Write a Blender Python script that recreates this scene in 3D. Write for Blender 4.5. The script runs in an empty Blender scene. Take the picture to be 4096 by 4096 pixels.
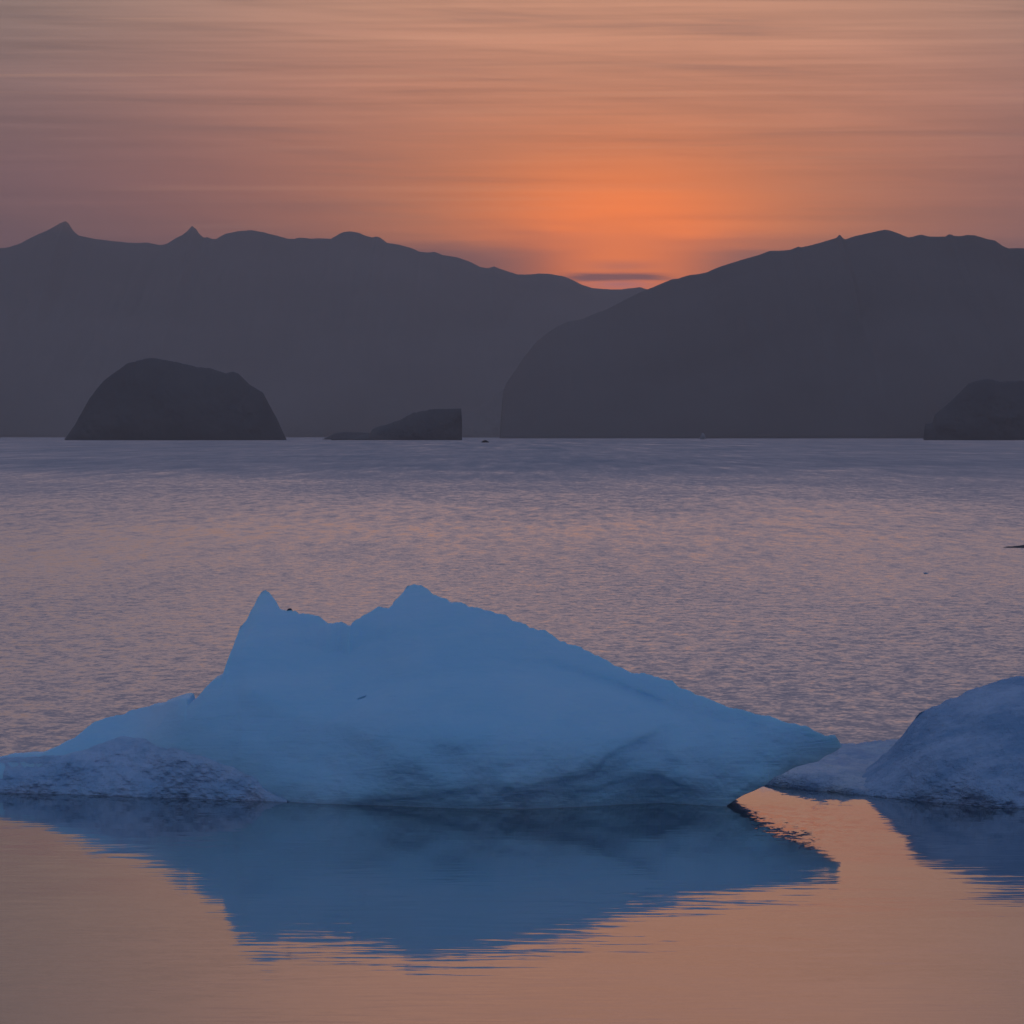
import bpy, math
import numpy as np

# ------------------------------------------------------------------ camera, sky, sun, exposure
sc = bpy.context.scene
col = sc.collection
F = 21268.0            # focal length in pixels of a 4096 px wide frame
HZ = 1742.0            # row of the true horizon
CH = 5.0               # camera height above the water, metres

cam = bpy.data.cameras.new('camera')
camo = bpy.data.objects.new('camera', cam)
col.objects.link(camo)
cam.sensor_width = 36.0
cam.lens = F / 4096 * 36.0
cam.shift_y = -(2048.0 - HZ) / 4096.0
cam.clip_start = 0.5
cam.clip_end = 80000
camo.location = (0, 0, CH)
camo.rotation_euler = (math.pi / 2, 0, 0)
sc.camera = camo

sc.view_settings.view_transform = 'Standard'
sc.view_settings.look = 'None'
sc.view_settings.gamma = 1.0
sc.view_settings.exposure = 0.0
sc.view_settings.use_curve_mapping = False
sc.cycles.use_denoising = True
sc.cycles.max_bounces = 8
sc.cycles.volume_bounces = 1
sc.cycles.sample_clamp_indirect = 4.0

SUN_AZ = math.atan((2490 - 2048) / F)      # to the right of straight ahead
SUN_EL = math.radians(0.9)                # just behind the saddle between the two mountains

sun = bpy.data.lights.new('sun', 'SUN')
suno = bpy.data.objects.new('sun', sun)
col.objects.link(suno)
sun.energy = 1.0   # already behind the ridge
sun.angle = math.radians(0.53)
sun.color = (1.0, 0.55, 0.28)
suno.location = (300, 0, 400)
suno.rotation_euler = (math.pi / 2 - SUN_EL, 0, math.pi - SUN_AZ)


class NT:
    """small helper for building node trees"""
    def __init__(self, tree):
        self.t = tree
        self.n = tree.nodes
        self.l = tree.links

    def put(self, sock, v):
        if hasattr(v, 'default_value') or hasattr(v, 'is_output'):
            self.l.new(v, sock)
        else:
            sock.default_value = v

    def m(self, op, a, b=0.0, c=0.0, clamp=False):
        n = self.n.new('ShaderNodeMath')
        n.operation = op
        n.use_clamp = clamp
        for s, v in zip(n.inputs, (a, b, c)):
            self.put(s, v)
        return n.outputs[0]

    def smooth(self, x, lo, hi, a=0.0, b=1.0):
        n = self.n.new('ShaderNodeMapRange')
        n.interpolation_type = 'SMOOTHSTEP'
        for s, v in zip(n.inputs, (x, lo, hi, a, b)):
            self.put(s, v)
        return n.outputs[0]

    def mixc(self, f, a, b, mode='MIX'):
        n = self.n.new('ShaderNodeMix')
        n.data_type = 'RGBA'
        n.blend_type = mode
        self.put(n.inputs[0], f)
        self.put(n.inputs[6], a)
        self.put(n.inputs[7], b)
        return n.outputs[2]

    def ramp(self, x, stops, interp='LINEAR'):
        n = self.n.new('ShaderNodeValToRGB')
        e = n.color_ramp.elements
        n.color_ramp.interpolation = interp
        while len(e) < len(stops):
            e.new(0.5)
        for k, (p, c) in enumerate(stops):
            e[k].position = p
            e[k].color = (*c, 1.0)
        self.put(n.inputs[0], x)
        return n.outputs[0]

    def vec(self, x, y, z):
        n = self.n.new('ShaderNodeCombineXYZ')
        for s, v in zip(n.inputs, (x, y, z)):
            self.put(s, v)
        return n.outputs[0]

    def noise(self, v, scale, detail=3.0, rough=0.5, dist=0.0, color=False, dim='3D'):
        n = self.n.new('ShaderNodeTexNoise')
        n.noise_dimensions = dim
        self.put(n.inputs['Vector'], v)
        n.inputs['Scale'].default_value = scale
        n.inputs['Detail'].default_value = detail
        n.inputs['Roughness'].default_value = rough
        n.inputs['Distortion'].default_value = dist
        return n.outputs['Color' if color else 'Fac']


def lin(r, g, b):
    f = lambda c: (c / 255 / 12.92) if c / 255 <= 0.04045 else ((c / 255 + 0.055) / 1.055) ** 2.4
    return (f(r), f(g), f(b))


world = bpy.data.worlds.new('World')
sc.world = world
world.use_nodes = True
w = NT(world.node_tree)
w.n.clear()
tc = w.n.new('ShaderNodeTexCoord')
sep = w.n.new('ShaderNodeSeparateXYZ')
w.l.new(tc.outputs['Generated'], sep.inputs[0])
dx, dy, dz = sep.outputs
hor = w.m('SQRT', w.m('ADD', w.m('MULTIPLY', dx, dx), w.m('MULTIPLY', dy, dy)))
hor = w.m('MAXIMUM', hor, 1e-4)
el = w.m('DIVIDE', dz, hor)                                   # tangent of the elevation
az = w.m('SUBTRACT', w.m('ARCTAN2', dx, dy), SUN_AZ)          # angle from the sun's azimuth
# clear dusk sky high up and behind
sky = w.n.new('ShaderNodeTexSky')
sky.sky_type = 'NISHITA'
sky.sun_disc = False
sky.sun_elevation = SUN_EL
sky.sun_rotation = SUN_AZ
sky.air_density = 1.0
sky.dust_density = 1.0
sky.ozone_density = 3.0
skyc = w.mixc(1.0, sky.outputs[0], (0.10, 0.10, 0.10, 1), 'MULTIPLY')
# thin veil of cloud lit by the sun, densest low in the west
elc = w.m('MULTIPLY', el, 2.0, clamp=True)                     # 0..1 for 0..26 degrees
warm = w.ramp(elc, [
    (0.00, lin(122, 82, 92)), (0.070, lin(136, 86, 92)), (0.100, lin(158, 100, 98)),
    (0.135, lin(190, 130, 112)), (0.175, lin(200, 156, 132)), (0.25, lin(210, 160, 144)),
    (0.34, lin(196, 172, 180)), (0.48, lin(130, 130, 158)), (1.0, lin(108, 128, 170))])
cool = w.ramp(w.m('MULTIPLY', el, 1.1, clamp=True), [
    (0.00, lin(58, 66, 92)), (0.25, lin(84, 100, 134)), (0.6, lin(112, 136, 176)), (1.0, lin(128, 156, 202))])
ang = w.m('ABSOLUTE', az)
front = w.smooth(ang, 0.10, 1.5, 1.0, 0.0)
veil = w.mixc(front, cool, warm)
# grey-mauve towards both sides of the frame
side = w.smooth(ang, 0.02, 0.13, 0.0, 1.0)
sidec = w.mixc(w.smooth(el, 0.040, 0.085), (*lin(116, 91, 97), 1), (*lin(128, 120, 118), 1))
veil = w.mixc(w.m('MULTIPLY', side, w.smooth(el, 0.10, 0.20, 0.76, 0.0)), veil, sidec)
veil = w.mixc(w.m('MULTIPLY', w.m('EXPONENT', w.m('MULTIPLY', w.m('ADD', w.m('POWER', w.m('ABSOLUTE', w.m('DIVIDE', az, 0.07)), 2.0), w.m('POWER', w.m('ABSOLUTE', w.m('DIVIDE', w.m('SUBTRACT', el, 0.085), 0.05)), 2.0)), -1.0)), 0.72), veil, (*lin(234, 164, 126), 1))


def gauss(cx, cy, sx, sy):
    a = w.m('DIVIDE', w.m('SUBTRACT', az, cx), sx)
    b = w.m('DIVIDE', w.m('SUBTRACT', el, cy), sy)
    return w.m('EXPONENT', w.m('MULTIPLY', w.m('ADD', w.m('MULTIPLY', a, a), w.m('MULTIPLY', b, b)), -1.0))


def add_glow(c, g, rgb, k=1.0):
    return w.mixc(w.m('MULTIPLY', g, k, clamp=True), c, (*rgb, 1))


veil = add_glow(veil, gauss(0, 0.040, 0.060, 0.023), lin(258, 146, 64), 0.95)
veil = add_glow(veil, gauss(0, 0.0360, 0.025, 0.0130), lin(332, 161, 6), 1.3)
# long streaks of cirrus
sv = w.vec(w.m('MULTIPLY', az, 9.0), w.m('ADD', w.m('MULTIPLY', el, 210.0), w.m('MULTIPLY', az, 6.0)), 0.0)
s1 = w.noise(sv, 1.0, 5.0, 0.6, 0.6)
sv2 = w.vec(w.m('MULTIPLY', az, 11.0), w.m('SUBTRACT', w.m('MULTIPLY', el, 900.0), w.m('MULTIPLY', az, 9.0)), 3.7)
s2 = w.noise(sv2, 1.0, 4.0, 0.6, 0.3)
streak = w.m('ADD', w.m('MULTIPLY', w.m('SUBTRACT', s1, 0.5), 0.88), w.m('MULTIPLY', w.m('SUBTRACT', s2, 0.5), 0.58))
fadeup = w.smooth(el, 0.03, 0.075, 0.35, 1.0)
streak = w.m('MULTIPLY', streak, fadeup)
gain = w.m('ADD', 1.0, streak)
veil = w.mixc(1.0, veil, w.vec(gain, gain, gain), 'MULTIPLY')
# gold threads in the upper part, bluish gaps between them
thread = w.smooth(s2, 0.56, 0.72)
veil = w.mixc(w.m('MULTIPLY', w.m('MULTIPLY', thread, fadeup), 0.28), veil, (*lin(212, 158, 122), 1))
gap = w.smooth(s1, 0.46, 0.28)
veil = w.mixc(w.m('MULTIPLY', w.m('MULTIPLY', gap, fadeup), 0.20), veil, (*lin(128, 112, 118), 1))
# bank of mauve cloud low over the mountains, open around the sun
bn = w.noise(w.vec(w.m('MULTIPLY', az, 30.0), w.m('MULTIPLY', el, 420.0), 1.3), 1.0, 4.0, 0.55, 0.4)
bnoff = w.m('MULTIPLY', w.m('SUBTRACT', bn, 0.5), 0.006)
eln = w.m('ADD', el, bnoff)
bank = w.smooth(eln, 0.0400, 0.0325)
opening = gauss(0, 0.0305, 0.016, 0.010)
bankf = w.m('MULTIPLY', bank, w.m('SUBTRACT', 0.85, w.m('MULTIPLY', opening, 0.85)))
veil = w.mixc(bankf, veil, (*lin(122, 84, 90), 1))
# bright slot just over the ridge with a thin dark lens of cloud across it
slot = gauss(0.0, 0.0318, 0.0080, 0.0011)
veil = add_glow(veil, slot, lin(255, 136, 88), 0.8)
slot2 = gauss(-0.0004, 0.0284, 0.0070, 0.0009)
veil = add_glow(veil, slot2, lin(246, 140, 124), 1.0)
lens = w.m('MULTIPLY', w.smooth(w.m('ABSOLUTE', w.m('SUBTRACT', w.m('ADD', az, w.m('MULTIPLY', bnoff, 3.0)), 0.0003)), 0.0135, 0.0050),
           w.smooth(w.m('ABSOLUTE', w.m('SUBTRACT', w.m('ADD', el, w.m('MULTIPLY', bnoff, 0.22)), 0.0299)), 0.0012, 0.0003))
veil = w.mixc(w.m('MULTIPLY', lens, 0.9), veil, (*lin(126, 80, 90), 1))
cover = w.smooth(el, 0.12, 1.1, 1.0, 0.55)
total = w.mixc(cover, skyc, veil)
bg = w.n.new('ShaderNodeBackground')
bg.inputs['Strength'].default_value = 1.0
w.l.new(total, bg.inputs['Color'])
wo = w.n.new('ShaderNodeOutputWorld')
w.l.new(bg.outputs[0], wo.inputs['Surface'])


# ------------------------------------------------------------------ helpers
def tag(o, label=None, cat=None, group=None, kind=None):
    for k, v in (('label', label), ('category', cat), ('group', group), ('kind', kind)):
        if v:
            o[k] = v
    return o


def lattice(ix, iy, iz, seed):
    h = (ix.astype(np.int64) * 374761393 + iy.astype(np.int64) * 668265263 + iz.astype(np.int64) * 2147483647 + seed * 1274126177) & 0xFFFFFFFF
    h = ((h ^ (h >> 13)) * 1274126177) & 0xFFFFFFFF
    h = ((h ^ (h >> 16)) * 2246822519) & 0xFFFFFFFF
    return ((h ^ (h >> 15)) & 0xFFFFFF) / float(0xFFFFFF)


def vnoise(x, y, z=None, seed=0):
    z = np.zeros_like(x) if z is None else z
    fx, fy, fz = np.floor(x), np.floor(y), np.floor(z)
    tx, ty, tz = x - fx, y - fy, z - fz
    s = lambda t: t * t * t * (t * (t * 6 - 15) + 10)
    tx, ty, tz = s(tx), s(ty), s(tz)
    r = 0
    for a in (0, 1):
        for b in (0, 1):
            for c in (0, 1):
                wgt = (tx if a else 1 - tx) * (ty if b else 1 - ty) * (tz if c else 1 - tz)
                r = r + wgt * lattice(fx + a, fy + b, fz + c, seed)
    return r * 2 - 1


def fbm(x, y, z=None, octaves=4, gain=0.5, seed=0):
    z = np.zeros_like(x) if z is None else z
    r, a, f = 0, 1.0, 1.0
    for k in range(octaves):
        r = r + a * vnoise(x * f + 17.3 * k, y * f - 9.1 * k, z * f + 4.7 * k, seed + k)
        a *= gain
        f *= 2.03
    return r


def mesh_grid(name, grids, mat, parent=None, smooth=True):
    """grids: list of (rows, cols, 3) arrays, each becoming a quad sheet of one mesh object, welded where they meet"""
    V, Q, base = [], [], 0
    for g, flip in grids:
        r, c = g.shape[:2]
        V.append(g.reshape(-1, 3))
        idx = np.arange(r * c).reshape(r, c) + base
        q = np.stack([idx[:-1, :-1], idx[:-1, 1:], idx[1:, 1:], idx[1:, :-1]], -1).reshape(-1, 4)
        Q.append(q[:, ::-1] if flip else q)
        base += r * c
    V = np.concatenate(V)
    Q = np.concatenate(Q)
    key = np.round(V / 1e-5).astype(np.int64)
    _, first, inv = np.unique(key, axis=0, return_index=True, return_inverse=True)
    inv = inv.reshape(-1)
    V = V[first]
    Q = inv[Q]
    ok = np.ones(len(Q), bool)
    for a in range(4):
        ok &= Q[:, a] != Q[:, (a + 1) % 4]
    tri_fix = Q[~ok]
    Q = Q[ok]
    tris = []
    for q in tri_fix:
        u = []
        for v in q:
            if v not in u:
                u.append(v)
        if len(u) == 3:
            tris.append(u)
    me = bpy.data.meshes.new(name)
    n4, n3 = len(Q), len(tris)
    me.vertices.add(len(V))
    me.vertices.foreach_set('co', V.astype(np.float32).ravel())
    loops = np.concatenate([Q.ravel(), np.array(tris, dtype=np.int64).ravel()]) if n3 else Q.ravel()
    me.loops.add(len(loops))
    me.loops.foreach_set('vertex_index', loops.astype(np.int32))
    me.polygons.add(n4 + n3)
    start = np.concatenate([np.arange(n4) * 4, n4 * 4 + np.arange(n3) * 3]).astype(np.int32)
    me.polygons.foreach_set('loop_start', start)
    me.update(calc_edges=True)
    me.validate()
    if smooth:
        me.polygons.foreach_set('use_smooth', np.ones(len(me.polygons), bool))
    me.materials.append(mat)
    o = bpy.data.objects.new(name, me)
    col.objects.link(o)
    if parent:
        o.parent = parent
    return o


def X(px, Y):
    return (np.asarray(px, float) - 2048.0) / F * Y


def Z(py, Y):
    return CH - (np.asarray(py, float) - HZ) / F * Y


def YW(py):
    """distance of the point of the water surface seen in row py"""
    return CH * F / (np.asarray(py, float) - HZ)


def pts(s):
    a = np.array([float(v) for v in s.replace(',', ' ').split()]).reshape(-1, 2)
    return a[:, 0], a[:, 1]


def smooth_interp(x, xp, yp, width):
    r = np.interp(x, xp, yp)
    for d in (-1.0, -0.5, 0.5, 1.0):
        r = r + np.interp(x + d * width, xp, yp)
    return r / 5.0


def mat_base(name):
    m = bpy.data.materials.new(name)
    m.use_nodes = True
    t = NT(m.node_tree)
    b = next(n for n in t.n if n.type == 'BSDF_PRINCIPLED')
    out = next(n for n in t.n if n.type == 'OUTPUT_MATERIAL')
    return m, t, b, out


# ------------------------------------------------------------------ materials
def make_water():
    m, t, b, out = mat_base('water')
    geo = t.n.new('ShaderNodeNewGeometry')
    pos = geo.outputs['Position']
    sp = t.n.new('ShaderNodeSeparateXYZ')
    t.l.new(pos, sp.inputs[0])
    px_, py_, _ = sp.outputs
    # wind reaches the water beyond the ice; the near water lies in its lee
    big = t.noise(t.vec(px_, t.m('MULTIPLY', py_, 0.5), 0.0), 0.10, 3.0, 0.5)
    yy = t.m('ADD', py_, t.m('MULTIPLY', t.m('SUBTRACT', big, 0.5), 8.0))
    wind = t.smooth(yy, 70.0, 80.0)
    gust = t.noise(t.vec(px_, t.m('MULTIPLY', py_, 0.22), 4.0), 0.035, 3.0, 0.55)
    gust2 = t.noise(t.vec(t.m('MULTIPLY', px_, 0.6), t.m('MULTIPLY', py_, 0.25), 9.0), 0.006, 3.0, 0.6)
    gustk = t.m('ADD', 0.2, t.m('ADD', t.m('MULTIPLY', gust, 0.85), t.m('MULTIPLY', gust2, 0.75)))

    def slope(sx, sy, zz, scale, detail, rough, dist=0.0):
        n = t.noise(t.vec(t.m('MULTIPLY', px_, sx), t.m('MULTIPLY', py_, sy), zz), scale, detail, rough, dist, color=True)
        s = t.n.new('ShaderNodeVectorMath')
        s.operation = 'SUBTRACT'
        t.l.new(n, s.inputs[0])
        s.inputs[1].default_value = (0.5, 0.5, 0.5)
        return s.outputs[0]

    def scaled(v, k):
        s = t.n.new('ShaderNodeVectorMath')
        s.operation = 'SCALE'
        t.l.new(v, s.inputs[0])
        t.put(s.inputs['Scale'], k)
        return s.outputs[0]

    def add(a, b_):
        s = t.n.new('ShaderNodeVectorMath')
        s.operation = 'ADD'
        t.l.new(a, s.inputs[0])
        t.l.new(b_, s.inputs[1])
        return s.outputs[0]

    rip = slope(1.0, 0.42, 0.0, 9.0, 3.0, 0.6, 0.3)          # wind ripples
    mid = slope(1.0, 0.38, 2.0, 2.4, 2.0, 0.5)               # small waves
    calm = slope(0.55, 2.6, 5.0, 2.6, 3.0, 0.6)              # faint lines in the lee
    calm2 = slope(0.5, 1.0, 7.0, 0.35, 2.0, 0.5)
    far1 = slope(1.2, 0.13, 14.0, 1.0, 3.0, 0.6)             # overlapping crests seen far out at a glancing angle
    far2 = slope(0.35, 0.014, 17.0, 1.0, 3.0, 0.6)
    far3 = slope(0.12, 0.0026, 19.0, 1.0, 3.0, 0.6)
    windk = t.m('MULTIPLY', wind, gustk)
    v = scaled(rip, t.m('MULTIPLY', windk, RIP))
    v = add(v, scaled(mid, t.m('MULTIPLY', windk, MID)))
    v = add(v, scaled(far1, t.m('MULTIPLY', t.m('MULTIPLY', t.smooth(py_, 120.0, 300.0), t.smooth(py_, 600.0, 1500.0, 1.0, 0.0)), FAR)))
    v = add(v, scaled(far2, t.m('MULTIPLY', t.m('MULTIPLY', t.smooth(py_, 450.0, 900.0), t.smooth(py_, 1600.0, 3000.0, 1.0, 0.0)), FAR * 1.5)))
    v = add(v, scaled(far3, t.m('MULTIPLY', t.smooth(py_, 1200.0, 2400.0), FAR * 2.2)))
    lee = t.m('SUBTRACT', 1.0, t.m('MULTIPLY', wind, 0.8))
    leen = t.noise(t.vec(px_, t.m('MULTIPLY', py_, 0.6), 12.0), 0.25, 2.0, 0.5)
    leek = t.m('MULTIPLY', lee, t.smooth(leen, 0.35, 0.7, 0.4, 1.0))
    v = add(v, scaled(calm, t.m('MULTIPLY', leek, CALM)))
    # wavelets stirred up beside the prow
    ex_ = t.m('DIVIDE', t.m('SUBTRACT', px_, 3.65), 0.75)
    ey_ = t.m('DIVIDE', t.m('SUBTRACT', py_, 68.5), 3.6)
    eddy = t.m('EXPONENT', t.m('MULTIPLY', t.m('ADD', t.m('MULTIPLY', ex_, ex_), t.m('MULTIPLY', ey_, ey_)), -1.0))
    v = add(v, scaled(rip, t.m('MULTIPLY', eddy, 0.10)))
    v = add(v, scaled(calm2, t.m('MULTIPLY', lee, CALM2)))
    # the steep faces of the wind ripples look towards the near shore
    dist = t.smooth(py_, 80.0, 1100.0, 0.0, 1.0)
    lean = t.m('MULTIPLY', t.m('MULTIPLY', wind, t.m('ADD', gustk, 0.3)), t.m('ADD', LEAN0, t.m('MULTIPLY', dist, LEAN1)))
    v = add(v, t.vec(0.0, t.m('MULTIPLY', lean, -1.0), 0.0))
    fl = t.n.new('ShaderNodeVectorMath')
    fl.operation = 'MULTIPLY'
    t.l.new(v, fl.inputs[0])
    fl.inputs[1].default_value = (1, 1, 0)
    up = t.n.new('ShaderNodeVectorMath')
    up.operation = 'ADD'
    t.l.new(fl.outputs[0], up.inputs[0])
    up.inputs[1].default_value = (0, 0, 1)
    nn = t.n.new('ShaderNodeVectorMath')
    nn.operation = 'NORMALIZE'
    t.l.new(up.outputs[0], nn.inputs[0])
    t.l.new(nn.outputs[0], b.inputs['Normal'])
    b.inputs['Base Color'].default_value = (0.045, 0.060, 0.072, 1)
    b.inputs['Roughness'].default_value = 0.03
    b.inputs['IOR'].default_value = 1.333
    return m


RIP, MID, CALM, CALM2, LEAN0, LEAN1, FAR = 0.135, 0.085, 0.055, 0.014, 0.061, 0.058, 0.095
M_WATER = make_water()


def make_ice(name, base, pale, bump=0.02, rough=0.45, sss=0.35, scale=1.0, contrast=0.5):
    m, t, b, out = mat_base(name)
    co = t.n.new('ShaderNodeTexCoord').outputs['Object']
    n1 = t.noise(co, 0.55 * scale, 5.0, 0.55, 0.4)
    n2 = t.noise(co, 3.5 * scale, 5.0, 0.6)
    f = t.smooth(t.m('ADD', t.m('MULTIPLY', n1, 0.7), t.m('MULTIPLY', n2, 0.3)), 0.36, 0.66)
    c = t.mixc(t.m('MULTIPLY', f, contrast), (*base, 1), (*pale, 1))
    t.l.new(c, b.inputs['Base Color'])
    b.inputs['Roughness'].default_value = rough
    b.inputs['IOR'].default_value = 1.31
    b.inputs['Subsurface Weight'].default_value = sss
    b.inputs['Subsurface Radius'].default_value = (0.25, 0.6, 1.0)
    b.inputs['Subsurface Scale'].default_value = 0.5
    bp = t.n.new('ShaderNodeBump')
    bp.inputs['Strength'].default_value = 1.0
    bp.inputs['Distance'].default_value = bump
    sx_ = t.n.new('ShaderNodeMapping')
    t.l.new(co, sx_.inputs['Vector'])
    sx_.inputs['Rotation'].default_value = (0.0, 0.42, 0.0)
    sx_.inputs['Scale'].default_value = (0.5, 1.5, 6.0)
    flow = t.noise(sx_.outputs[0], 1.6 * scale, 4.0, 0.6, 0.8)
    grain = t.m('ADD', t.noise(co, 5.0 * scale, 5.0, 0.55, 0.3), t.m('MULTIPLY', t.noise(co, 24.0 * scale, 3.0, 0.6), 0.3))
    h = t.m('ADD', t.m('MULTIPLY', flow, 1.2), grain)
    t.l.new(h, bp.inputs['Height'])
    t.l.new(bp.outputs[0], b.inputs['Normal'])
    return m


M_ICE = make_ice('blue_ice', (0.36, 0.67, 0.86), (0.50, 0.73, 0.88), 0.018, 0.5, 0.4, 1.0, 0.5)
M_SNOW = make_ice('crusted_snow', (0.26, 0.42, 0.62), (0.52, 0.64, 0.82), 0.10, 0.7, 0.15, 1.6, 0.9)
M_CRUST = make_ice('dirty_crusted_snow', (0.33, 0.51, 0.71), (0.56, 0.68, 0.86), 0.035, 0.75, 0.15, 2.2, 0.9)
M_SHELF = make_ice('granular_snow', (0.42, 0.54, 0.74), (0.80, 0.83, 0.90), 0.12, 0.6, 0.15, 2.0, 0.9)


def make_rock(name, a, b_, scale):
    m, t, b, out = mat_base(name)
    co = t.n.new('ShaderNodeTexCoord').outputs['Object']
    n = t.noise(co, scale, 6.0, 0.6)
    t.l.new(t.mixc(t.smooth(n, 0.35, 0.65), (*a, 1), (*b_, 1)), b.inputs['Base Color'])
    b.inputs['Roughness'].default_value = 0.9
    b.inputs['Specular IOR Level'].default_value = 0.1
    return m


M_MOUNT = make_rock('mountain_rock', (0.11, 0.084, 0.078), (0.16, 0.122, 0.112), 0.0012)
M_NEAR = make_rock('dark_mountain_rock', (0.105, 0.08, 0.074), (0.145, 0.112, 0.104), 0.0012)
M_ISLE = make_rock('island_rock', (0.095, 0.08, 0.082), (0.13, 0.11, 0.105), 0.01)
M_STONE = make_rock('frozen_stone', (0.03, 0.05, 0.09), (0.05, 0.08, 0.13), 2.0)
M_DARK = make_rock('dark_rock', (0.02, 0.02, 0.022), (0.04, 0.04, 0.04), 2.0)
M_FAR = make_rock('far_ice', (0.30, 0.27, 0.27), (0.38, 0.33, 0.33), 0.3)
M_GLAC = make_rock('glacier_ice', (0.16, 0.125, 0.115), (0.21, 0.165, 0.15), 0.006)

# ------------------------------------------------------------------ water sheet
s = 22000.0
wm = bpy.data.meshes.new('water')
wm.from_pydata([(-s, -400, 0), (s, -400, 0), (s, 20500, 0), (-s, 20500, 0)], [], [(0, 1, 2, 3)])
wm.materials.append(M_WATER)
wo_ = bpy.data.objects.new('water', wm)
col.objects.link(wo_)
tag(wo_, kind='structure')


# ------------------------------------------------------------------ columns: a solid traced by its skyline, with its own depth
def column_solid(name, mat, x, ztop, zbot, ycrest, dfront, dback, prof, disp=None, nrow=60, nback=24, parent=None, uexp=1.0):
    """x (n,), ztop/zbot (n,), ycrest (n,), dfront/dback (n,): front face bulges towards the camera by dfront*prof(u)"""
    s_ = np.linspace(0, 1, nrow)[:, None] ** uexp
    z = zbot + (ztop - zbot) * s_
    zz = np.where(zbot < 0, 0.0, zbot)
    u = np.clip((z - zz) / np.maximum(ztop - zz, 1e-4), 0, 1)
    yf = ycrest - dfront * prof(u)
    xx = np.broadcast_to(x, z.shape).copy()
    if disp is not None:
        yf = yf + disp(xx, z, u)
    yf[-1] = ycrest
    front = np.stack([xx, yf, z], -1)
    sb = np.linspace(0, 1, nback)[:, None]
    zb_ = zbot + (ztop - zbot) * sb
    ub = np.clip((zb_ - zz) / np.maximum(ztop - zz, 1e-4), 0, 1)
    yb = ycrest + dback * (1 - ub ** 1.5)
    yb[-1] = ycrest
    xb = np.broadcast_to(x, zb_.shape).copy()
    back = np.stack([xb, yb, zb_], -1)
    # floor between the two bottom edges
    floor = np.stack([front[0], back[0]], 0)
    return mesh_grid(name, [(front, False), (back, True), (floor, True)], mat, parent)


# ------------------------------------------------------------------ mountains
def mountain(name, mat, sky, Yc, Yf, n, nz_amp, nz_scale, seed, hback, rough_px=2.0, prof_p=1.3):
    xp, yp = pts(sky)
    lo, hi = max(xp[0], -150.0), min(xp[-1], 4250.0)
    px = np.concatenate([np.linspace(xp[0], lo, 160)[:-1], np.linspace(lo, hi, n), np.linspace(hi, xp[-1], 160)[1:]]) if xp[0] < lo else np.concatenate([np.linspace(lo, hi, n), np.linspace(hi, xp[-1], 160)[1:]])
    n = len(px)
    x = X(px, Yc)
    py = smooth_interp(px, xp, yp, 2.5)
    zt = Z(py, Yc)
    zt = zt + fbm(x / (60 * Yc / 13000), np.zeros_like(x), None, 4, 0.55, seed) * rough_px / F * Yc
    zt = np.maximum(zt, 0.5)
    df = np.full(n, float(Yc - Yf)) * np.clip(zt / (0.15 * zt.max()), 0.02, 1) ** 0.6
    def disp(xx, z, u):
        wgt = 4 * u * (1 - u)
        ridge = 1 - np.abs(fbm(xx / nz_scale, z / (nz_scale * 1.6), None, 5, 0.5, seed + 9))
        return (ridge - 0.6) * nz_amp * wgt
    o = column_solid(name, mat, x, zt, np.full(n, -3.0), np.full(n, float(Yc)), df, np.full(n, float(hback)),
                     lambda u: 1 - u ** prof_p, disp, 70, 16)
    return o


SKY_L = """-9000,1500 -7800,1250 -7000,1020 -6000,1090 -5200,900 -4300,960 -3500,830 -2600,905 -1800,870 -1200,940 -600,960 -200,985
0,993 30,990 80,975 130,948 190,920 240,892 262,884 275,894 295,925 315,942 380,957 450,962 540,972 590,972 640,981 670,975
700,955 730,940 752,920 768,902 785,915 800,938 815,950 830,948 845,955 865,955 900,935 950,925 1005,920 1050,926 1100,940 1150,955
1175,957 1200,950 1240,953 1280,952 1325,955 1350,942 1370,931 1400,926 1435,931 1470,945 1490,950 1505,945 1520,950 1548,972 1600,980
1640,990 1680,1006 1710,1009 1740,1007 1770,1020 1830,1031 1880,1049 1920,1068 1955,1072 1975,1065 1990,1071 2030,1086 2070,1098 2100,1098 2150,1094 2200,1095
2250,1103 2290,1119 2330,1140 2370,1152 2420,1157 2480,1158 2560,1150 2700,1190 2900,1150 3300,1240 3900,1200 4600,1300 5200,1330"""
SKY_R = """2000,1757 2003,1700 2006,1640 2012,1570 2025,1535 2060,1485 2095,1430 2120,1400 2150,1362 2185,1335 2230,1305 2270,1288
2330,1275 2420,1238 2530,1185 2620,1145 2690,1116 2712,1113 2750,1100 2800,1095 2830,1088 2880,1067 2960,1040 3035,1020
3060,1010 3080,1002 3120,1001 3160,998 3180,990 3193,985 3205,988 3240,980 3290,968 3330,956 3345,952 3358,938 3362,940 3372,953 3380,957 3420,943
3480,930 3540,919 3560,921 3600,934 3632,947 3650,946 3670,939 3690,938 3715,945 3780,946 3795,936 3808,937 3815,942 3840,943
3870,940 3900,943 3940,955 3980,963 4010,985 4035,996 4065,993 4096,992 4300,1000 4700,940 5300,985 6000,880 6800,930 7600,1020 8600,960 9600,1180 10600,1500 11400,1740"""
tag(mountain('mountain', M_MOUNT, SKY_L, 17200, 15200, 1500, 260, 520, 3, 1500), kind='structure')
tag(mountain('mountain', M_NEAR, SKY_R, 10500, 9200, 1300, 200, 420, 5, 1500), kind='structure')


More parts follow.
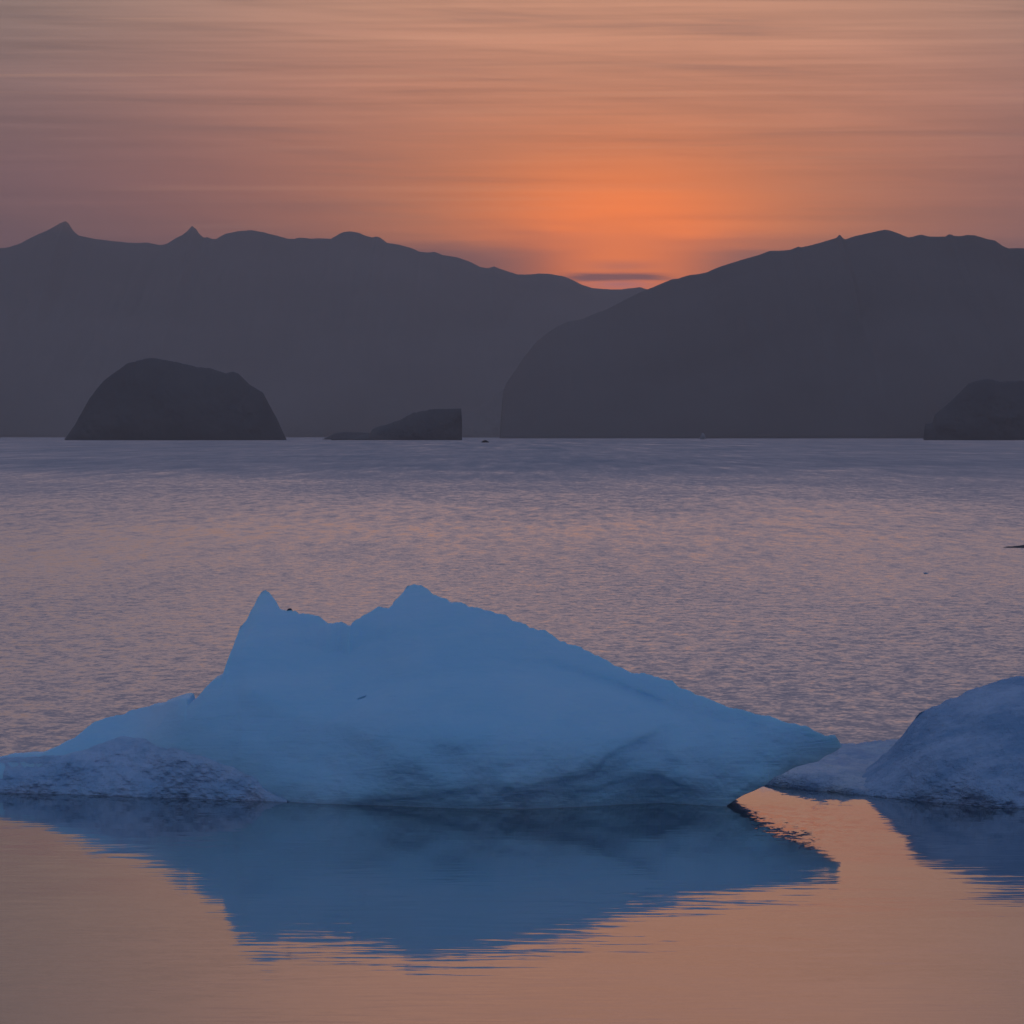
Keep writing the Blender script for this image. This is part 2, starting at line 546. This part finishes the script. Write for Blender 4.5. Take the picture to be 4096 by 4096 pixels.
def island(name, mat, sky, Yc, dep, label, cat='island', n=320, rough_px=1.5, seed=1, group=None, amp=0.08):
    xp, yp = pts(sky)
    px = np.linspace(xp[0], xp[-1], n)
    x = X(px, Yc)
    zt = np.maximum(Z(smooth_interp(px, xp, yp, 3.0), Yc), 0.02)
    zt = np.maximum(zt + fbm(x / (18 * Yc / F * 1.0), np.zeros_like(x), None, 4, 0.55, seed) * rough_px / F * Yc, 0.02)
    t_ = (px - px[0]) / (px[-1] - px[0])
    df = dep * np.sqrt(np.clip(1 - (2 * t_ - 1) ** 2, 0, 1)) + 0.01 * dep
    hmax = zt.max()
    def disp(xx, z, u):
        return fbm(xx / hmax * 2.0, z / hmax * 2.0, None, 5, 0.55, seed + 4) * dep * amp * 4 * u * (1 - u)
    o = column_solid(name, mat, x, zt, np.full(n, -0.02 * hmax - 0.05), np.full(n, float(Yc)), df, df.copy(),
                     lambda u: (1 - u ** 1.8) ** 0.8, disp, 60, 20)
    return tag(o, label, cat, group)


ISLE_Y = 5800.0
wl = HZ + CH * F / ISLE_Y
island('island', M_ISLE, """258,1757 275,1735 300,1698 330,1645 355,1600 385,1558 420,1518 460,1490 512,1452 560,1442 585,1434 605,1430 630,1433 680,1445 730,1453
790,1469 840,1474 900,1493 915,1489 935,1488 955,1496 975,1515 1000,1540 1050,1568 1080,1625 1110,1680 1130,1725 1146,1757""",
       ISLE_Y, 60, 'dark dome-shaped island standing before the mountain with two sharp peaks', seed=11)
island('island', M_ISLE, """1325,1757 1345,1748 1370,1744 1400,1742 1440,1740 1480,1735 1490,1716 1520,1705 1560,1693 1600,1680 1630,1661 1670,1647 1720,1639 1780,1635 1840,1634 1855,1633 1857,1640
1853,1700 1848,1757""", ISLE_Y, 40, 'low dark headland with a sheer end, between the dome island and the big right mountain', seed=13)
island('island', M_ISLE, """3694,1757 3698,1700 3712,1695 3730,1690 3738,1660 3780,1625 3830,1580 3875,1535 3905,1524 3945,1517 3970,1519 4000,1527 4040,1526 4096,1523 4200,1532 4350,1560 4480,1640 4560,1757""",
       ISLE_Y, 60, 'dark flat-topped island cut off by the picture edge, steep on its inner side', seed=17)
island('island', M_ISLE, "1290,1757 1340,1733 1370,1728 1420,1729 1470,1732 1520,1740 1560,1757", ISLE_Y + 700, 30,
       'very low dark skerry lying at the thin tip of the headland', seed=19, rough_px=0.5)
# pale glacier tongue in the gap beside the headland
gl = island('glacier', M_GLAC, "1700,1757 1760,1720 1800,1690 1850,1665 1900,1640 1950,1605 1985,1575 2020,1552 2060,1580 2100,1640 2140,1757", 13500, 160,
            None, None, seed=23)
tag(gl, kind='structure')

# small things far out on the water
def lump(name, mat, sky, rowY, dep, label, cat, seed, rough_px=0.6, n=80):
    return island(name, mat, sky, rowY, dep, label, cat, n, rough_px, seed, None, 0.15)


Yk = float(YW(1770))
lump('rock', M_DARK, "1926,1770 1930,1764 1936,1761 1944,1760 1951,1763 1956,1770", Yk, 1.6,
     'tiny dark rock breaking the far water in front of the gap', 'rock', 31)
Yk = float(YW(1757.5))
lump('iceberg', M_FAR, "3784,1757 3786,1745 3789,1741 3791,1730 3793,1727 3797,1730 3798,1742 3802,1744 3804,1740 3806,1748 3808,1757", Yk - 60, 4,
     'tiny pale iceberg with an upright spike below the flat-topped island', 'iceberg', 33)
lump('iceberg', M_FAR, "2800,1757 2803,1738 2808,1731 2814,1732 2820,1741 2824,1757", Yk - 60, 4,
     'tiny pale iceberg at the foot of the big right mountain', 'iceberg', 35)
Yk = float(YW(2190))
lump('ice_floe', M_ISLE, "4014,2190 4030,2186 4060,2184 4084,2181 4100,2179 4160,2176 4230,2180 4290,2190", Yk, 1.0,
     'thin dark ice floe lying flat on the open water at the picture edge', 'ice floe', 37)
Yk = float(YW(2296))
lump('ice_fragment', M_SHELF, "3694,2296 3697,2290 3703,2289 3708,2292 3714,2296", Yk, 0.05,
     'tiny white ice fragment floating alone on the rippled water', 'ice fragment', 39)


# ------------------------------------------------------------------ the big blue iceberg
k = CH / 6.0
TOP = """-560,3165 -420,3080 -250,3045 -100,3030 0,3026 60,3012 130,3008 180,3004 250,2975 300,2946 330,2925 370,2890 430,2866 480,2856 560,2835 640,2812 700,2790 740,2779 762,2776
775,2779 782,2799 792,2790 815,2772 830,2752 850,2728 870,2702 890,2694 912,2690 918,2660 926,2625 933,2600 940,2585 946,2556 953,2535 960,2508 985,2478 1000,2452 1015,2425 1030,2392 1048,2368 1062,2358
1075,2368 1090,2384 1105,2405 1120,2432 1132,2438 1145,2438 1150,2434 1165,2434 1170,2443 1185,2444 1195,2451 1215,2450 1250,2461 1275,2464 1300,2480 1312,2489 1330,2492 1350,2486 1370,2488 1382,2493 1392,2499 1404,2498 1408,2487
1440,2471 1470,2458 1490,2444 1510,2428 1525,2427 1540,2433 1556,2432 1568,2420 1578,2400 1600,2380 1618,2362 1628,2346 1645,2340 1670,2339 1685,2343 1705,2356 1725,2372 1760,2388 1788,2395 1800,2405
1830,2410 1862,2413 1870,2421 1900,2430 1950,2440 1985,2450 2010,2454 2030,2462 2055,2483 2085,2490 2120,2512 2150,2521 2178,2523 2200,2536 2240,2560 2275,2575 2300,2578 2325,2586 2335,2600 2400,2630 2460,2660 2500,2680
2530,2692 2575,2692 2600,2703 2650,2718 2690,2722 2700,2733 2715,2748 2760,2764 2800,2782 2850,2806 2900,2824 2930,2831 2960,2840 3000,2847 3050,2863 3080,2865 3110,2876 3150,2887 3180,2890 3230,2908 3270,2932 3300,2946 3325,2944 3340,2946 3352,2958 3362,2972 3366,2984"""
BOT = """2878,3232 2884,3215 2900,3200 2960,3165 3010,3148 3050,3131 3090,3100 3120,3092 3180,3064 3230,3052 3270,3046 3300,3024 3340,3006 3360,2992 3366,2985"""
WLINE = "-560,3166 -300,3164 0,3168 300,3174 600,3182 1000,3196 1300,3212 1600,3216 2000,3220 2300,3216 2600,3214 2878,3229 3366,3226"
CREST = "-560,90.5 0,91.5 400,92.5 760,94.5 1065,95.6 1650,94.2 2000,93.0 2400,91.0 2800,88.6 3100,86.9 3366,86.0"

NB = 1150
xp, yp = pts(TOP)
px = np.linspace(-560, 3366, 1500)
NB = len(px)
cx, cy = pts(CREST)
ycrest = smooth_interp(px, cx, cy * k, 60.0)
xw = X(px, ycrest)
zt = np.maximum(Z(smooth_interp(px, xp, yp, 1.5), ycrest), 0.0)
zt += (fbm(xw * 9, np.zeros_like(xw), None, 3, 0.6, 41)) * 0.010 * np.clip(zt, 0, 1)
bx, by = pts(BOT)
zb = np.where(px < bx[0], -0.45, 0.0)
under = Z(np.interp(px, bx, by), ycrest)
zb = np.where(px >= bx[0], -0.45 + (under + 0.45) * np.clip((px - bx[0]) / 14.0, 0, 1), zb)
zb = np.minimum(zb, zt - 0.002)
zt[-1] = zb[-1] + 0.002
wx, wy = pts(WLINE)
PTOP = smooth_interp(px, xp, yp, 1.5)
ywat = YW(smooth_interp(px, wx, wy, 30.0))
dfr = np.maximum(ycrest - ywat, 0.25)
tipt = np.clip((3366 - px) / 520.0, 0, 1)
dfr = dfr * np.clip(np.sqrt(np.clip((3366 - px) / 300.0, 0, 1)), 0.02, 1)
# the broad swell of the ice behind the skyline's small notches
gk = np.exp(-np.linspace(-2.2, 2.2, 181) ** 2)
gk /= gk.sum()
ug = np.linspace(-560, 3366, 1400)
zg = np.interp(ug, px, zt)
zd = np.max(np.stack([np.roll(np.pad(zg, 90, mode='edge'), q) for q in range(-90, 91, 3)]), 0)[90:-90]
ztS = np.convolve(np.pad(zd, 90, mode='edge'), gk, 'valid')
ztS = np.interp(px, ug, ztS) + 0.01
yc0 = ycrest.copy()


def prof_s(zv):
    return (1 - np.clip(zv / ztS, 0, 1) ** 2.4) ** 0.95


for _ in range(6):
    ycrest = yc0 - dfr * prof_s(zt)
    ycrest = np.minimum(np.maximum(ycrest, yc0 - 0.45 * dfr), yc0)
    ycrest = np.convolve(np.pad(ycrest, 7, mode='edge'), np.ones(15) / 15, 'valid')
    zt_ = np.maximum(Z(PTOP, ycrest), 0.0)
    zt = zt_ + (fbm(xw * 9, np.zeros_like(xw), None, 3, 0.6, 41)) * 0.014 * np.clip(zt_, 0, 1)
xw = X(px, ycrest)
under = Z(np.interp(px, bx, by), ycrest)
zb = np.where(px >= bx[0], -0.45 + (under + 0.45) * np.clip((px - bx[0]) / 14.0, 0, 1), -0.45)
zb = np.minimum(zb, zt - 0.002)
zt[-1] = zb[-1] + 0.002
dbk = 2.2 * np.clip(np.sqrt(tipt), 0.03, 1) * np.clip((px + 560) / 200.0, 0.02, 1)


def curve_z(sx, Yn):
    a, b_ = pts(sx)
    return a, b_


LIP = "1300,3220 1419,3204 1560,3188 1704,3168 1820,3147 1890,3127 1955,3114 2040,3130 2148,3142 2197,3156 2280,3150 2360,3138 2470,3113 2607,3086 2760,3150 2880,3200"
lx, ly = pts(LIP)
LEDGE = "2060,3135 2235,3107 2377,3082 2421,3020 2514,2977 2626,2924 2700,2925 2745,2905 2735,2870"
ex, ey = pts(LEDGE)


def px_of(xx, yy):
    return xx / yy * F + 2048.0


def py_of(zz, yy):
    return HZ + (CH - zz) / yy * F


def bump2(a, b_, ca, cb, ra, rb, rot=0.0):
    c, s_ = math.cos(rot), math.sin(rot)
    da, db = a - ca, b_ - cb
    u, v = (da * c + db * s_) / ra, (-da * s_ + db * c) / rb
    return np.clip(1 - u * u - v * v, 0, None)


def berg_disp(xx, z, u):
    # rows of the picture are used only to say where on the ice each feature of the photograph lies
    base = np.minimum(yc0 - dfr * prof_s(z), ycrest)
    a, b_ = px_of(xx, base), py_of(z, base)
    d0 = base - ycrest
    edge = np.clip((1 - u) * 6, 0, 1) * np.clip((3366 - a) / 200.0, 0, 1)
    d = d0
    # low broad dome filling the front of the berg
    d = d - 1.1 * k * bump2(a, np.minimum(b_, 3030), 2020, 3030, 860, 350, 0.03) ** 1.6 * edge
    # bowl under the saddle between the two summits
    d = d + 0.7 * k * bump2(a, b_, 1330, 2640, 360, 260) ** 1.5 * edge
    arc = np.interp(a, [1250, 1400, 1530, 1750, 1950, 2080, 2300, 2500, 2660, 2740], [2960, 2830, 2765, 2730, 2712, 2700, 2738, 2790, 2850, 2900])
    below = np.clip(b_ - arc, 0, None)
    d = d - 0.20 * k * np.exp(-below / 140.0) / (1 + np.exp(-(b_ - arc) / 11.0)) * np.clip((a - 1250) / 350, 0, 1) * np.clip((2740 - a) / 200, 0, 1) * edge
    # groove running down to the right behind the dome
    g = np.interp(a, [1950, 2200, 2450, 2650, 2800], [2640, 2665, 2735, 2825, 2890])
    d = d + 0.16 * k * np.exp(-((b_ - g) / 26.0) ** 2) * np.clip((a - 2000) / 250, 0, 1) * np.clip((2800 - a) / 200, 0, 1) * edge
    # shallow scoop in the middle left, shoulder below the left summit
    d = d + 0.22 * k * bump2(a, b_, 1180, 2960, 420, 240, 0.2) ** 1.5 * edge
    d = d - 0.35 * k * bump2(a, b_, 1050, 2560, 150, 330, 0.0) ** 1.5 * edge
    # undercut below the lip
    lipz = smooth_interp(a, lx, ly, 45.0)
    lw = np.clip((a - 1300) / 150, 0, 1) * np.clip((2900 - a) / 160, 0, 1)
    d = d + k * (0.04 + 0.11 * np.clip((b_ - lipz) / 100, 0, 1.3)) / (1 + np.exp(-(b_ - lipz) / 8.0)) * lw
    # second ledge, the dome's lower right edge
    led = np.interp(a, [2060, 2235, 2377, 2421, 2514, 2626, 2720], [3135, 3107, 3082, 3020, 2977, 2924, 2900], left=4000, right=4000)
    ew = np.clip((a - 2100) / 150, 0, 1) * np.clip((2720 - a) / 60, 0, 1)
    d = d + 0.09 * k * (1 / (1 + np.exp(-(b_ - led) / 9.0))) * ew
    # little crevice
    c = bump2(a, b_, 1445, 2797, 26, 5, -0.35)
    d = d + 0.15 * k * c
    # weathering: broad facets and shallow scallops
    d = d + fbm(xx * 0.45, z * 0.8, base * 0.3, 3, 0.5, 51) * 0.17 * edge
    d = d + fbm(xx * 2.2, z * 3.0, None, 4, 0.5, 61) * 0.028 * edge
    foot = np.clip((1300 - a) / 400, 0, 1) * np.clip((b_ - 2780) / 180, 0, 1)
    return d0 + (d - d0) * (1 - 0.9 * foot)


berg = bpy.data.objects.new('iceberg', None)
berg.location = (0, 75, 0)
col.objects.link(berg)
tag(berg, 'big smooth blue iceberg with two summits and an overhanging prow', 'iceberg')


def to_parent(o, p):
    o.parent = p
    o.matrix_parent_inverse = p.matrix_basis.inverted() if False else o.matrix_parent_inverse
    me = o.data
    n = len(me.vertices)
    co = np.empty(n * 3, np.float32)
    me.vertices.foreach_get('co', co)
    co = co.reshape(-1, 3) - np.array(p.location, np.float32)
    me.vertices.foreach_set('co', co.ravel())
    me.update()
    return o


profA = lambda u: 0.0 * u
to_parent(column_solid('ice_body', M_ICE, xw, zt, zb, ycrest, dfr, dbk, profA, berg_disp, 230, 40), berg)


def berg_front_y(pxq, pyq):
    """y of the front of the berg where the picture point (pxq, pyq) lies, by a short search"""
    out_ = np.zeros_like(pxq)
    for i, (p, q) in enumerate(zip(pxq, pyq)):
        yc = np.interp(p, px, yc0)
        zti = np.interp(p, px, ztS)
        dfi = np.interp(p, px, dfr)
        yy = yc - dfi * 0.5
        for _ in range(40):
            zz = CH - (q - HZ) / F * yy
            u = min(max(zz / max(zti, 1e-3), 0), 1)
            yy = 0.6 * yy + 0.4 * (yc - dfi * (1 - u ** 2.4) ** 0.95)
        out_[i] = yy
    return out_


# mound of crusted snow at the berg's left foot
MTOP = "-480,3160 -300,3075 -120,3042 0,3030 120,3027 261,3022 330,3002 385,2985 440,2962 490,2948 560,2956 621,2966 690,2984 745,3003 820,3032 900,3060 994,3090 1030,3122 1056,3153 1100,3174 1150,3192"
MW = "-480,3164 -300,3166 0,3170 300,3178 600,3188 900,3199 1150,3208"
mx, my = pts(MTOP)
pxm = np.linspace(-480, 1150, 420)
ym_top = smooth_interp(pxm, mx, my, 8.0)
yc_m = berg_front_y(pxm, ym_top) - 0.10
yc_m = np.convolve(np.pad(yc_m, 20, mode='edge'), np.ones(41) / 41, 'valid')
x_m = X(pxm, yc_m)
zt_m = np.maximum(Z(ym_top, yc_m), 0.0) + 0.01
zt_m = np.maximum(zt_m + fbm(x_m * 6, np.zeros_like(x_m), None, 3, 0.6, 71) * 0.012, -0.2)
mwx, mwy = pts(MW)
yw_m = YW(np.interp(pxm, mwx, mwy))
df_m = np.maximum(yc_m - yw_m, 0.06)
endm = np.clip(np.minimum(pxm + 480, 1150 - pxm) / 120.0, 0.02, 1)


def mound_disp(xx, z, u):
    e = np.clip((1 - u) * 5, 0, 1) * endm
    return (fbm(xx * 1.3, z * 2.0, None, 3, 0.5, 81) * 0.08 + fbm(xx * 5.5, z * 7.0, None, 4, 0.6, 91) * 0.045) * e


to_parent(column_solid('snow_mound', M_CRUST, x_m, zt_m, np.full_like(x_m, -0.3), yc_m, df_m, np.full_like(x_m, 0.5),
                       lambda u: (1 - u ** 1.5) ** 0.8, mound_disp, 110, 12), berg)

# dark stone frozen into the crest beside the left summit
Yst = float(np.interp(1158, px, ycrest)) - 0.02
st = island('stone', M_STONE, "1146,2445 1150,2436 1156,2433 1164,2433 1169,2437 1170,2446", Yst, 0.05,
            'small dark stone frozen into the crest just beside the pointed summit', 'stone', 40, 0.3, 43, None, 0.1)
me = st.data
n_ = len(me.vertices)
co_ = np.empty(n_ * 3, np.float32)
me.vertices.foreach_get('co', co_)
co_ = co_.reshape(-1, 3)
zlo = float(Z(2447, Yst))
co_[:, 2] = np.maximum(co_[:, 2], zlo)
me.vertices.foreach_set('co', co_.ravel())

# ------------------------------------------------------------------ the second iceberg: rough mound with a flat snowy shelf
berg2 = bpy.data.objects.new('iceberg', None)
berg2.location = (8.5, 77, 0)
col.objects.link(berg2)
tag(berg2, 'rough grey-blue iceberg with a flat snowy shelf reaching towards the blue one', 'iceberg')
T2 = """3330,3152 3400,3112 3450,3088 3500,3052 3545,3010 3572,2984 3590,2962 3606,2950 3625,2918 3645,2894 3662,2878 3668,2862 3672,2852 3690,2841 3730,2830 3768,2815 3775,2797 3792,2795 3800,2796 3850,2776 3920,2745 3980,2728 4040,2710 4096,2704
4200,2672 4350,2640 4500,2655 4650,2720 4800,2800 4950,2930 5100,3060 5250,3190"""
C2 = "3440,91.0 3700,91.0 4096,91.5 4500,92 5250,90.5"
W2 = "3330,3164 3380,3172 3440,3182 3560,3196 3700,3216 3850,3228 4000,3232 4096,3236 4500,3244 5000,3238 5250,3236"
tx2, ty2 = pts(T2)
px2 = np.linspace(3330, 5250, 640)
c2x, c2y = pts(C2)
yc2 = smooth_interp(px2, c2x, c2y * k, 60)
x2 = X(px2, yc2)
zt2 = np.maximum(Z(smooth_interp(px2, tx2, ty2, 11.0), yc2), 0.02)
zt2 += fbm(x2 * 8, np.zeros_like(x2), None, 4, 0.6, 101) * 0.012
w2x, w2y = pts(W2)
yw2 = YW(smooth_interp(px2, w2x, w2y, 20))
df2 = np.maximum(yc2 - yw2, 0.3)
zt2s = np.convolve(np.pad(zt2, 24, mode='edge'), np.ones(49) / 49, 'valid') + 0.02
e2 = np.clip(np.minimum(px2 - 3330, 5250 - px2) / 150.0, 0.05, 1)


def disp2(xx, z, u):
    base = np.minimum(yc2 - df2 * (1 - np.clip(z / zt2s, 0, 1) ** 1.7) ** 0.85, yc2)
    a, b_ = px_of(xx, base), py_of(z, base)
    e = np.clip((1 - u) * 5, 0, 1) * e2
    d = fbm(xx * 0.8, z * 1.2, None, 3, 0.5, 111) * 0.28 + fbm(xx * 3.5, z * 5.0, None, 5, 0.58, 121) * 0.07
    lipz = np.interp(a, [3500, 3640, 3800, 3950, 4096, 4600], [3260, 3215, 3160, 3140, 3165, 3185])
    d = d + 0.11 * k / (1 + np.exp(-(b_ - lipz) / 16.0)) * np.clip((a - 3600) / 350, 0, 1)
    return d * e + base - yc2


to_parent(column_solid('ice_body', M_SNOW, x2, zt2, np.full_like(x2, -0.35), yc2, df2, np.full_like(x2, 2.0) * e2,
                       lambda u: 0.0 * u, disp2, 150, 24), berg2)

# the shelf: a low slab, flat on top, thin snowy lip along the water
SF = "3040,3139 3075,3141 3110,3146 3160,3152 3230,3160 3300,3166 3400,3178 3500,3184 3600,3182 3720,3180"
SB = "3040,3134 3075,3115 3110,3098 3160,3075 3230,3040 3300,3005 3380,2992 3450,2990 3560,2990 3720,2990"
fx, fy = pts(SF)
bxs, bys = pts(SB)
pxs = np.linspace(3040, 3720, 260)
yfr = YW(np.interp(pxs, fx, fy))
ybk = YW(smooth_interp(pxs, bxs, bys, 15) + 14)
ybk = np.maximum(ybk, yfr + 0.05)
nr = 110
t_ = np.linspace(0, 1, nr)[:, None]
ysh = yfr + (ybk - yfr) * t_
xsh = X(pxs, 1.0) * ysh
endf = np.clip((pxs - 3040) / 90.0, 0, 1)
hsh = (0.05 + 0.13 * endf) * np.minimum(1, np.sqrt(np.clip(t_ / 0.06, 0, 1))) * np.minimum(1, np.sqrt(np.clip((1 - t_) / 0.03, 0, 1)))
hsh = hsh * (1 + 0.5 * fbm(xsh * 1.2, ysh * 0.5, None, 3, 0.5, 131)) + fbm(xsh * 7, ysh * 2.5, None, 3, 0.6, 141) * 0.02 * endf
# drift rising to the mound
rise = np.clip((px_of(xsh, ysh) - 3470) / 200.0, 0, 1)
hsh = hsh + 0.22 * rise ** 2 * np.clip(t_ * 3, 0, 1) * np.clip((1 - t_) * 4, 0, 1)
hsh = np.maximum(hsh, 0.0)
hsh[0] = -0.05
hsh[-1] = -0.05
topg = np.stack([xsh, ysh, hsh], -1)
botg = topg[[0, -1]].copy()
botg = np.stack([topg[0], topg[-1]], 0)
sh = mesh_grid('ice_shelf', [(topg, False), (botg, True)], M_SHELF)
to_parent(sh, berg2)
sh['label'] = 'pale granular snow shelf lying low on the water'

# ------------------------------------------------------------------ haze over the fjord
hm = bpy.data.meshes.new('haze')
x0, x1, y0, y1, z0, z1 = -22500, 22500, -600, 21000, -4.5, 800
hm.from_pydata([(x0, y0, z0), (x1, y0, z0), (x1, y1, z0), (x0, y1, z0), (x0, y0, z1), (x1, y0, z1), (x1, y1, z1), (x0, y1, z1)], [],
               [(3, 2, 1, 0), (4, 5, 6, 7), (0, 1, 5, 4), (1, 2, 6, 5), (2, 3, 7, 6), (3, 0, 4, 7)])
M_HAZE = bpy.data.materials.new('haze')
M_HAZE.use_nodes = True
ht = NT(M_HAZE.node_tree)
ht.n.clear()
pv = ht.n.new('ShaderNodeVolumePrincipled')
pv.inputs['Color'].default_value = (1.0, 0.83, 0.73, 1)
pv.inputs['Density'].default_value = 5.0e-5
pv.inputs['Anisotropy'].default_value = 0.35
ho = ht.n.new('ShaderNodeOutputMaterial')
ht.l.new(pv.outputs[0], ho.inputs['Volume'])
hm.materials.append(M_HAZE)
hz = bpy.data.objects.new('haze', hm)
col.objects.link(hz)
tag(hz, kind='stuff')
